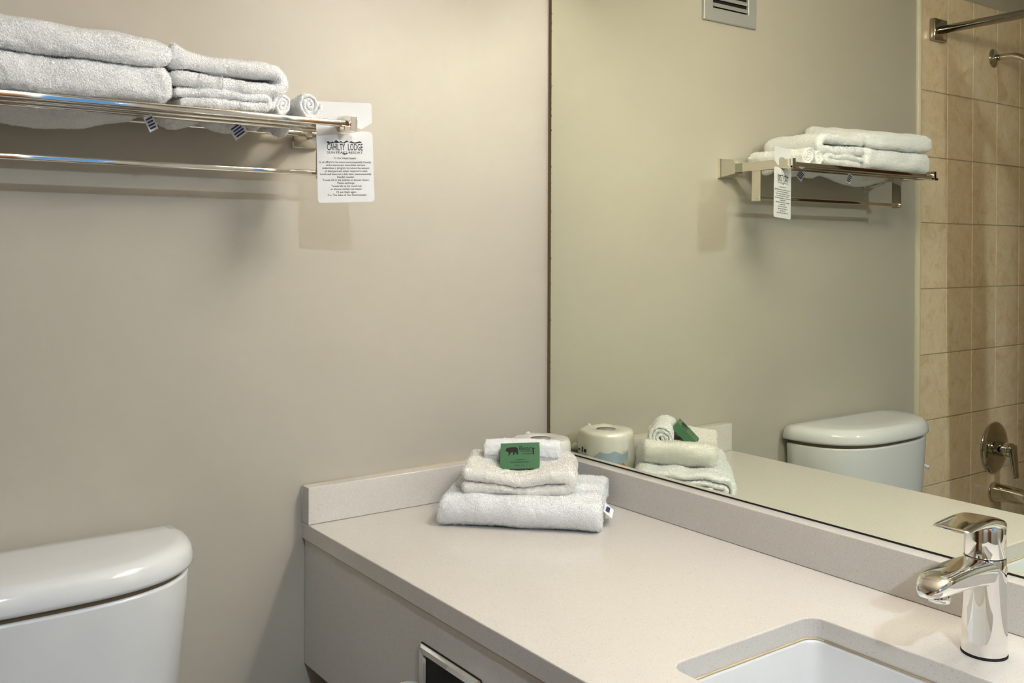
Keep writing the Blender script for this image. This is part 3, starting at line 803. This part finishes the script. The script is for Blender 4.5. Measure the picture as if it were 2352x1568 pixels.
cloth('terry_cloth', [(spiral(-.6515, .7355, .002, .0195, 2.7, 2.0), .0062)], .170, ((0, -.200, 0), (1, 0, 0), (0, 0, 1), (0, 1, 0)), 'terry_fine', w2, ds=.0025, deform=roll_sag(-.652), seed=57)

def care_label(x, y, z, w, h, rz, tilt, parent):
    q = Matrix.Translation((x, y, z)) @ Matrix.Rotation(rz, 4, 'Z') @ Matrix.Rotation(tilt, 4, 'Y')
    poly = [(-w / 2, 0), (w / 2, 0), (w / 2, -h), (-w / 2, -h)]
    fr = (q.to_translation(), q.to_3x3() @ Vector((1, 0, 0)), q.to_3x3() @ Vector((0, 0, 1)))
    lb = prism('care_label', poly, .0006, fr, 'label', parent)
    Vq, Fq = [], []
    for k in range(4):
        v0 = -h * (.15 + .2 * k); ww = w * (.38 - .05 * (k % 2))
        Vq += [(-ww, v0), (ww, v0), (ww, v0 - h * .11), (-ww, v0 - h * .11)]; Fq.append((4 * k, 4 * k + 1, 4 * k + 2, 4 * k + 3))
    print_obj('label_print', Vq, Fq, fr, 'blueink', lb, .0006)
care_label(-.893, -.150, .7030, .016, .024, .3, -.5, bt1)
care_label(-.745, -.110, .7065, .026, .024, .1, -.65, h1)

# ------------------------------------------------------------------ towels on the counter
L0 = np.array((-.392, -.171, 0)); U = np.array((.70, -.714, 0)); Vv = np.array((.714, .70, 0))
tw = empty('bath_towel', tuple(L0 + U * .149 + Vv * .1), 'white folded bath towel on the counter, bottom of the stack', 'towel')
def flat_spiral(l, t, turns, z0):
    """stadium spiral: outer turn rests on z0, fold towards p=0"""
    pts = []
    H = 2 * turns * t
    # from outside (back, bottom) inward
    for k in range(turns):
        zb = z0 + t * (k + .5); zt = z0 + H - t * (k + .5); r = (zt - zb) / 2; off = t * k
        p0 = off + r + t / 2; p1 = l - off - t / 2 - r * .6
        if k == 0: pts += [(p1 - .01, zb)]
        pts += [(p0 + .02, zb)] + [(p0 - r * math.sin(a), (zb + zt) / 2 - r * math.cos(a)) for a in np.linspace(0, PI, 18)] + [(p1 - .01, zt)]
        if k < turns - 1:
            zb2 = z0 + t * (k + 1.5); r2 = (zt - zb2) / 2
            pts += [(p1 + r2 * .7 * math.sin(a), (zb2 + zt) / 2 + r2 * math.cos(a)) for a in np.linspace(0.2, PI - .2, 14)] + [(p1 - .015, zb2)]
    return pts
def tdef(P):
    P = P.copy(); d = (P - L0); u = d @ U; v = d @ Vv
    k = np.clip(P[:, 2] / .03, 0, 1)
    P[:, 2] *= 1 + .10 * np.clip(v / .2, 0, 1) - .06 * np.clip((.06 - u) / .06, 0, 1)
    P -= np.outer(k * .012 * np.clip((.03 - u) / .03, 0, 1) * np.clip((P[:, 2] - .03) / .03, 0, 1), -U)
    return P
cloth('terry_cloth', [(flat_spiral(.205, .0138, 2, .0004), .0134)], .296, (L0, Vv, (0, 0, 1), U), 'terry', tw, deform=tdef, seed=61, er=.010)
lbp = L0 + U * .2985 + Vv * .075
q0 = Vector(lbp) + Vector((0, 0, .031))
fr = (q0, Vector(Vv), Vector((U[0] * .75, U[1] * .75, -.62)).normalized())
lb = prism('care_label', [(-.028, 0), (.028, 0), (.028, .020), (-.028, .020)], .0006, fr, 'label', tw)
print_obj('label_print', [(-.02, .004), (.012, .004), (.02, .012), (-.012, .012)], [(0, 1, 2, 3)], (fr[0], fr[1], fr[2]), 'blueink', lb, .0007)
print_obj('label_print', [(-.02, .004), (.012, .004), (.02, .012), (-.012, .012)], [(0, 1, 2, 3)], (fr[0], fr[1], fr[2]), 'blueink', lb, -.0014)

HL = np.array((-.3465, -.186, .0565)); HU = np.array((.754, -.657, 0)); HV = np.array((.657, .754, 0))
hw_ = empty('hand_towel', tuple(HL + HU * .1 + HV * .075), 'cream-white hand towel folded in two on the counter bath towel, under the rolled cloth', 'towel')
def hdef(P):
    P = P.copy(); d = P - HL; u = d @ HU / .2; v = d @ HV / .15
    k = np.clip((d[:, 2]) / .035, 0, 1)
    P[:, 2] += k * (.011 * np.clip(np.abs(u - .5) * 2 - .25, 0, 1) ** 1.3 - .006 * (1 - np.abs(u - .5) * 2).clip(0)) - .0035 * k * np.clip(1 - v * 3, 0, 1)
    P[:, 2] += (1 - k) * (-.002) + .003 * np.clip(v, 0, 1)
    return P
hp = [(.010, .0335), (.06, .0315), (.12, .0315)] + [(.1865 + .0110 * math.sin(a), .0215 + .0110 * math.cos(a)) for a in np.linspace(0, PI, 14)] + [(.06, .0105), (.009, .0110)]
cloth('terry_cloth', [(hp, .0205)], .150, (HL, HU, (0, 0, 1), HV), 'terry_cream', hw_, deform=hdef, seed=71, er=.009)

RC = np.array((-.1955, -.1685, .1075)); RA = HU
wr = empty('rolled_washcloth', tuple(RC), 'rolled white washcloth behind the green soap box on the counter stack', 'washcloth')
cloth('terry_cloth', [(spiral(0, 0, .003, .0255, 3.0, 2.3) + [(.004 + .0262 * math.cos(2.3 + 6 * PI + .25 * k), .0262 * math.sin(2.3 + 6 * PI + .25 * k)) for k in range(1, 4)], .0072)], .148, (RC - RA * .074, HV, (0, 0, 1), RA), 'terry_fine', wr, ds=.0028, seed=81)

# soap box leaning on the roll
sTR, sBR = np.array((-.190, -.2142, .1381)), np.array((-.2154, -.2478, .0965))
upv = Vector(sTR - sBR).normalized(); rgt = Vector(HU); rgt = (rgt - upv * rgt.dot(upv)).normalized()
rgt = (rgt + Vector((0, 0, .03))).normalized(); rgt = (rgt - upv * rgt.dot(upv)).normalized()
sw, sh, sd = .0735, .0585, .0175
org = Vector(sBR) - rgt * sw
SFm = (org, rgt, upv); nout = rgt.cross(upv).normalized()
if nout.y > 0: nout = -nout
so = empty('soap_box', org, 'small green soap box with a black bear print leaning on the rolled washcloth', 'soap box')
def sp(u, v, d): return org + rgt * u + upv * v - nout * d
vs = [sp(u, v, d) for d in (0, sd) for u, v in ((0, 0), (sw, 0), (sw, sh), (0, sh))]
mesh_obj('carton', vs, [(0, 1, 2, 3), (0, 4, 5, 1), (1, 5, 6, 2), (2, 6, 7, 3), (3, 7, 4, 0)], 'soapgreen', so)
mesh_obj('back_flap', [sp(0, 0, sd + .0001), sp(sw, 0, sd + .0001), sp(sw, sh, sd + .0001), sp(0, sh, sd + .0001), sp(0, sh, sd - .004), sp(sw, sh, sd - .004)], [(0, 1, 2, 3)], 'soapback', so)
mesh_obj('fold_edge', [sp(0, -.0002, -.0002), sp(sw, -.0002, -.0002), sp(sw, .0018, -.0002), sp(0, .0018, -.0002), sp(0, -.0002, sd), sp(sw, -.0002, sd)], [(0, 1, 2, 3), (0, 4, 5, 1)], 'soapdark', so)
fr_s = SFm
lift = .0003 if rgt.cross(upv).dot(nout) > 0 else -.0003
bx0, by0 = 430, 480       # pixel frame of the close-up, 820 x 580 px face
def bpx(x, y): return ((x - 430) / 820 * sw, (1070 - y) / 590 * sh)
bear = [(532, 640), (545, 632), (552, 612), (556, 590), (566, 583), (580, 588), (600, 582), (640, 574), (690, 573), (735, 572), (770, 582), (795, 602), (802, 635), (800, 670), (806, 705), (798, 738), (786, 746), (770, 740), (768, 712), (752, 690), (738, 700), (730, 730), (712, 752), (690, 748), (700, 720), (700, 692), (680, 684), (655, 690), (640, 712), (628, 745), (606, 756), (590, 750), (604, 735), (608, 712), (598, 690), (580, 676), (562, 662), (548, 656), (536, 652)]
prism('bear_print', [bpx(*p) for p in bear], 0.0, (org + nout * .0003, rgt, upv), 'ink', so)
def fit_s(s, size, x, y, w):
    c = bpy.data.curves.new('t', 'FONT'); c.body = s; c.size = size; o = bpy.data.objects.new('t', c); COL.objects.link(o)
    bpy.context.view_layer.update(); ww = o.dimensions.x
    bpy.data.objects.remove(o, do_unlink=True); bpy.data.curves.remove(c)
    u, v = bpx(x, y)
    return (s, size, u, v, w / 820 * sw / ww, .00006)
V, F = text_data([fit_s('Bear', .0135, 955, 648, 260), fit_s('Country', .0062, 985, 690, 250), fit_s('SOAP COMPANY', .0033, 990, 742, 200),
                  fit_s('CLEANSING', .0034, 840, 868, 190), fit_s('FACIAL & BODY SOAP', .0038, 840, 922, 380), fit_s('30 g / 1 oz', .0034, 840, 990, 190)])
print_obj('lettering', V, F, (org, rgt, upv), 'ink', so, lift)
prism('tree_print', [bpx(*p) for p in ((1120, 590), (1160, 630), (1135, 630), (1140, 750), (1110, 750), (1110, 640), (1085, 628))], 0.0, (org + nout * .0003, rgt, upv), 'ink', so)

for k, o in enumerate([o for o in list(COL.objects) if o.name.split('.')[0] == 'terry_cloth']):
    pile(o, seed=100 + k, parent=o, **(dict(length=.0014, width=.0005, density=.9e6) if 'washcloth' in o.parent.name else {}))
for k, o in enumerate((bt1, bt2)):
    pile(o, seed=200 + k)

# ------------------------------------------------------------------ spare toilet roll in its wrapper
px_, py_ = -.0945, -.0955
tp = empty('wrapped_toilet_roll', (px_, py_, 0), 'spare toilet roll in printed wrapper in the counter corner', 'toilet paper')
pf = [(.001, .0005), (.054, .0005), (.0595, .003), (.0612, .010), (.0615, .05), (.0612, .098), (.0602, .108), (.0575, .1140), (.050, .1165), (.036, .1175), (.024, .1165), (.018, .1125), (.001, .1105)]
o = lathe('wrapper', pf, 'wrap', tp, origin=(px_, py_, 0), seg=72)
P = np.array([v.co[:] for v in o.data.vertices]); r_ = np.hypot(P[:, 0] - px_, P[:, 1] - py_)
P += wob3(P, .045, .0008, 5) * (P[:, 2:3] > .003) + wob3(P, .012, .0004, 6) * (P[:, 2:3] > .1)
for v, p in zip(o.data.vertices, P): v.co = p
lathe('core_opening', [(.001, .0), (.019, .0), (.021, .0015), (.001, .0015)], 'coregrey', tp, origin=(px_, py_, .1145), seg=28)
tube('wrapper_twist', bezier((px_ - .0, py_ + .052, .100), (px_, py_ + .058, .115), (px_ + .01, py_ + .05, .122), (px_ + .004, py_ + .045, .1135), 10), [.004, .005, .005, .004, .004, .004, .004, .004, .003, .003, .002], 'wrap', tp, seg=8)
tube('wrapper_twist', [(px_ + .03, py_ + .05, .070), (px_ + .038, py_ + .060, .073), (px_ + .045, py_ + .064, .068)], [.007, .009, .003], 'wrap', tp, seg=8)
def patch(name, poly, mat, r=.0632):
    """poly of (angle deg, z) drawn on the wrapper"""
    bm = bmesh.new(); f = bm.faces.new([bm.verts.new((a, z, 0)) for a, z in poly]); bmesh.ops.triangulate(bm, faces=[f])
    for _ in range(2): bmesh.ops.subdivide_edges(bm, edges=[e for e in bm.edges if abs(e.verts[0].co.x - e.verts[1].co.x) > 8], cuts=2)
    for v in bm.verts:
        a, z = math.radians(-96 - v.co.x), v.co.y; v.co = Vector((px_ + r * math.cos(a), py_ + r * math.sin(a), z))
    me = bpy.data.meshes.new(name); bm.to_mesh(me); bm.free()
    return link(name, me, mat, tp)
patch('printed_wave', [(-95, .070), (-75, .064), (-60, .078), (-45, .074), (-30, .080), (-15, .072), (0, .078), (0, .060), (-20, .052), (-40, .056), (-60, .040), (-80, .052), (-95, .058)], 'wrapblue')
patch('printed_block', [(-58, .074), (-40, .076), (-38, .030), (-50, .022), (-60, .05)], 'wrapblue', .0636)
patch('printed_shape', [(-22, .048), (-12, .054), (2, .036), (-4, .024), (-14, .030), (-16, .042)], 'wraporange', .0638)
for a, z, w, h in ((-100, .084, 4, .012), (-112, .078, 10, .003), (-92, .080, 6, .007), (-96, .066, 8, .005), (-112, .064, 9, .0025), (-106, .056, 16, .0025), (-103, .050, 14, .002)):
    patch('printed_mark', [(a - w / 2, z), (a + w / 2, z), (a + w / 2, z - h), (a - w / 2, z - h)], 'ink', .0638)

# ------------------------------------------------------------------ toilet
tx = -1.041
to = empty('toilet', (tx, -.3, ZF), 'white two-piece toilet standing between the counter and the tub', 'toilet')
def plan(hw, yb, dep, z, n=80, p=2.8):
    """tank plan: straight back at yb, D-shaped bowed front reaching yb - dep"""
    pts = []
    for k in range(n // 2 + 1):
        t = PI * k / (n // 2); c, s_ = math.cos(t), math.sin(t)
        pts.append((tx + hw * math.copysign(abs(c) ** (2 / p), c), yb - dep * abs(s_) ** (2 / p), z))
    for k in range(1, n // 2):
        f = -1 + 2 * k / (n // 2)
        pts.append((tx + hw * f * (1 - .02 * (1 - f * f)), yb + .004 * (1 - f ** 6), z))
    return pts
tank = loft('tank', [plan(.17, -.03, .12, -.455), plan(.185, -.026, .150, -.44), plan(.216, -.020, .178, -.22), plan(.232, -.018, .188, -.06), plan(.2345, -.018, .190, -.012), plan(.2335, -.019, .189, -.0085), plan(.222, -.028, .170, -.008)], 'porcelain', to)
lid = loft('tank_lid', [plan(.222, -.025, .172, .0005), plan(.238, -.014, .196, .001), plan(.2425, -.0115, .2020, .0035), plan(.2430, -.0110, .2030, .008), plan(.2425, -.0112, .2020, .017), plan(.2395, -.0125, .198, .0265), plan(.2325, -.0155, .190, .0340), plan(.222, -.020, .180, .0388), plan(.208, -.026, .166, .0410), plan(.14, -.05, .10, .0425), plan(.03, -.09, .02, .0428)], 'porcelain', to)
loft('lid_gap', [plan(.2275, -.0215, .179, -.0086), plan(.2275, -.0215, .179, .0008)], 'brown', to)
lv = lathe('flush_lever', [(.001, 0), (.011, 0), (.011, .006), (.001, .008)], 'seat', to, axis=(-1, 0, 0), origin=(tx - .205, -.12, -.10), seg=20)
tube('lever_arm', [(tx - .211, -.12, -.10), (tx - .213, -.14, -.102), (tx - .211, -.16, -.106)], [.004, .004, .005], 'seat', lv, seg=10)
def bowl(hw, yb, yf, z, n=56):
    yc = yb - (yb - yf) * .45
    return [(tx + hw * math.copysign(abs(math.cos(t)) ** .8, math.cos(t)), yc + ((yb - yc) if math.sin(t) > 0 else (yc - yf)) * math.sin(t), z) for t in [2 * PI * k / n for k in range(n)]]
loft('bowl', [bowl(.115, -.08, -.56, ZF), bowl(.118, -.08, -.56, ZF + .03), bowl(.10, -.09, -.52, ZF + .12), bowl(.12, -.08, -.56, ZF + .22), bowl(.17, -.06, -.66, ZF + .34), bowl(.183, -.05, -.70, ZF + .385), bowl(.183, -.05, -.70, ZF + .40),
              bowl(.13, -.25, -.65, ZF + .398), bowl(.11, -.28, -.60, ZF + .30), bowl(.05, -.33, -.45, ZF + .22)], 'porcelain', to)
loft('seat', [bowl(.185, -.215, -.70, ZF + .403), bowl(.188, -.212, -.705, ZF + .412), bowl(.182, -.216, -.70, ZF + .42)], 'seat', to)
loft('seat_lid', [bowl(.183, -.205, -.70, ZF + .423), bowl(.187, -.20, -.704, ZF + .432), bowl(.175, -.21, -.69, ZF + .442), bowl(.05, -.35, -.5, ZF + .446)], 'seat', to)

# ------------------------------------------------------------------ ventilation grille on the back wall
vg = empty('vent_grille', (-.588, 0, 1.2), 'brushed metal ventilation grille high on the back wall', 'vent')
vx0, vx1, vz0, vz1 = -.6873, -.4897, 1.078, 1.276
def vr(g, y): return [(x, y, z) for x, z in rrect(vx0 + g, vx1 - g, vz0 + g, vz1 - g, .002, 2)]
loft('frame', [vr(0, -.0004), vr(0, -.007), vr(.002, -.009), vr(.031, -.009), vr(.033, -.007), vr(.033, -.0004)], 'satin', vg, cap=False, smooth=False)
box('dark_backing', vx0 + .03, vx1 - .03, -.0016, -.0004, vz0 + .03, vz1 - .03, 'black', vg)
for k in range(7):
    z = vz0 + .040 + k * .0185
    mesh_obj('slat', [(vx0 + .033, -.008, z - .004), (vx1 - .033, -.008, z - .004), (vx1 - .033, -.0025, z + .006), (vx0 + .033, -.0025, z + .006),
                      (vx0 + .033, -.0092, z - .003), (vx1 - .033, -.0092, z - .003), (vx1 - .033, -.0035, z + .0072), (vx0 + .033, -.0035, z + .0072)],
             [(0, 1, 2, 3), (4, 5, 6, 7), (0, 1, 5, 4), (2, 3, 7, 6)], 'satin', vg)
lathe('screw', [(.0005, .0025), (.003, .0022), (.004, 0), (.0005, 0)], 'satin', vg, axis=(0, -1, 0), origin=(vx0 + .016, -.009, vz0 + .095), seg=14)

# ------------------------------------------------------------------ shower fittings on the tiled wall
YT = -.0105
rod = empty('shower_rod', (-1.535, -.75, 1.19), 'polished metal shower curtain rod fixed to the tiled wall', 'shower rod')
box('flange', -1.566, -1.494, -.030, YT, 1.157, 1.224, 'rodsteel', rod, bevel=.004, smooth=True)
tube('tube', [(-1.530, -.028, 1.190), (-1.530, -1.50, 1.190)], .0127, 'rodsteel', rod, seg=28)
box('flange', -1.566, -1.494, -1.524, -1.505, 1.157, 1.224, 'rodsteel', rod, bevel=.004, smooth=True)

sh_ = empty('overhead_shower', (-1.882, -.05, 1.148), 'chrome shower arm and head on the tiled wall', 'shower head')
lathe('flange', [(.001, .011), (.012, .011), (.020, .008), (.030, .0035), (.032, 0), (.001, 0)], 'showerchrome_dim', sh_, axis=(0, -1, 0), origin=(-1.882, YT, 1.148))
arm_p = [(-1.882, YT - .006, 1.148), (-1.882, -.045, 1.148)] + bezier((-1.882, -.045, 1.148), (-1.882, -.085, 1.148), (-1.882, -.105, 1.140), (-1.882, -.130, 1.112), 10)[1:]
tube('arm', arm_p, .0105, 'showerchrome_dim', sh_, seg=20)
ax_ = Vector((0, -.7, -.72)).normalized()
lathe('head', [(.001, -.012), (.013, -.012), (.015, .0), (.013, .010), (.016, .018), (.030, .045), (.036, .058), (.035, .062), (.001, .060)], 'showerchrome_dim', sh_, axis=ax_, origin=(-1.882, -.130, 1.112), seg=36)

va_ = empty('shower_valve', (-1.90, -.03, -.15), 'round chrome tub mixer valve with lever on the tiled wall', 'valve')
lathe('escutcheon', [(.001, .012), (.05, .0115), (.074, .009), (.085, .005), (.088, .0), (.001, 0)], 'showerchrome_dim', va_, axis=(0, -1, 0), origin=(-1.901, YT, -.152), seg=56)
lathe('hub', [(.001, .055), (.020, .055), (.024, .050), (.026, .0), (.001, 0)], 'showerchrome_dim', va_, axis=(0, -1, 0), origin=(-1.901, YT - .010, -.152), seg=32)
rings = []
for t in np.linspace(0, 1, 10):
    z = -.135 - .105 * t; y = YT - .062 - .012 * t; hw = .024 - .008 * t; th = .010 - .004 * t
    rings.append([(-1.901 + hw * math.cos(a), y + th * math.sin(a), z) for a in np.linspace(0, 2 * PI, 20, endpoint=False)])
loft('lever', rings, 'showerchrome_dim', va_)

ts = empty('tub_spout', (-1.895, -.07, -.30), 'chrome tub spout under the mixer valve', 'spout')
lathe('escutcheon', [(.001, .006), (.030, .006), (.034, .0), (.001, 0)], 'showerchrome_dim', ts, axis=(0, -1, 0), origin=(-1.897, YT, -.300), seg=36)
rings = []
for t in np.linspace(0, 1, 14):
    y = YT - .004 - t * .135; top = -.268 - .012 * t ** 2; bot = -.330 + .012 * math.sin(t * PI) * .6 - .004 * t
    if t > .8: top -= .02 * ((t - .8) / .2) ** 2
    hw = .031 - .006 * t
    rings.append([(-1.897 + hw * math.copysign(abs(math.cos(a)) ** .8, math.cos(a)), y, (top + bot) / 2 + (top - bot) / 2 * math.copysign(abs(math.sin(a)) ** .8, math.sin(a))) for a in np.linspace(0, 2 * PI, 28, endpoint=False)])
loft('body', rings, 'showerchrome_dim', ts)
tube('diverter', [(-1.897, YT - .112, -.278), (-1.897, YT - .112, -.252)], [.005, .006], 'showerchrome_dim', ts, seg=12)

# unseen curtain added on the rod to darken reflections and shade the tiles
cu = empty('added_curtain', (-1.53, -.65, 1.17), 'added unseen dark brown curtain on the shower rod, darkening reflections', 'curtain')
n = 161; top = []; bot = []
for k in range(n):
    t = k / (n - 1); y = -.385 - .52 * t
    w = .024 * math.sin(t * 2 * PI * 12) + .006 * math.sin(t * 31)
    top.append((-1.53 + w, y, 1.165)); bot.append((-1.605 + w * 1.2, y + .01 * math.sin(t * 40), -.62))
mid = [[tuple(a + (b - a) * f for a, b in zip(p, q)) for p, q in zip(top, bot)] for f in np.linspace(0, 1, 7)]
o = loft('fabric', mid, 'curtain', cu, cap=False, closed=False)
for k in range(12):
    y = -.40 - k * .045
    pts = [(-1.53 + .018 * math.sin(a), y, 1.186 + .021 * math.cos(a)) for a in np.linspace(0, 2 * PI, 20)]
    tube('ring', pts, .0016, 'rodsteel', cu, seg=6)
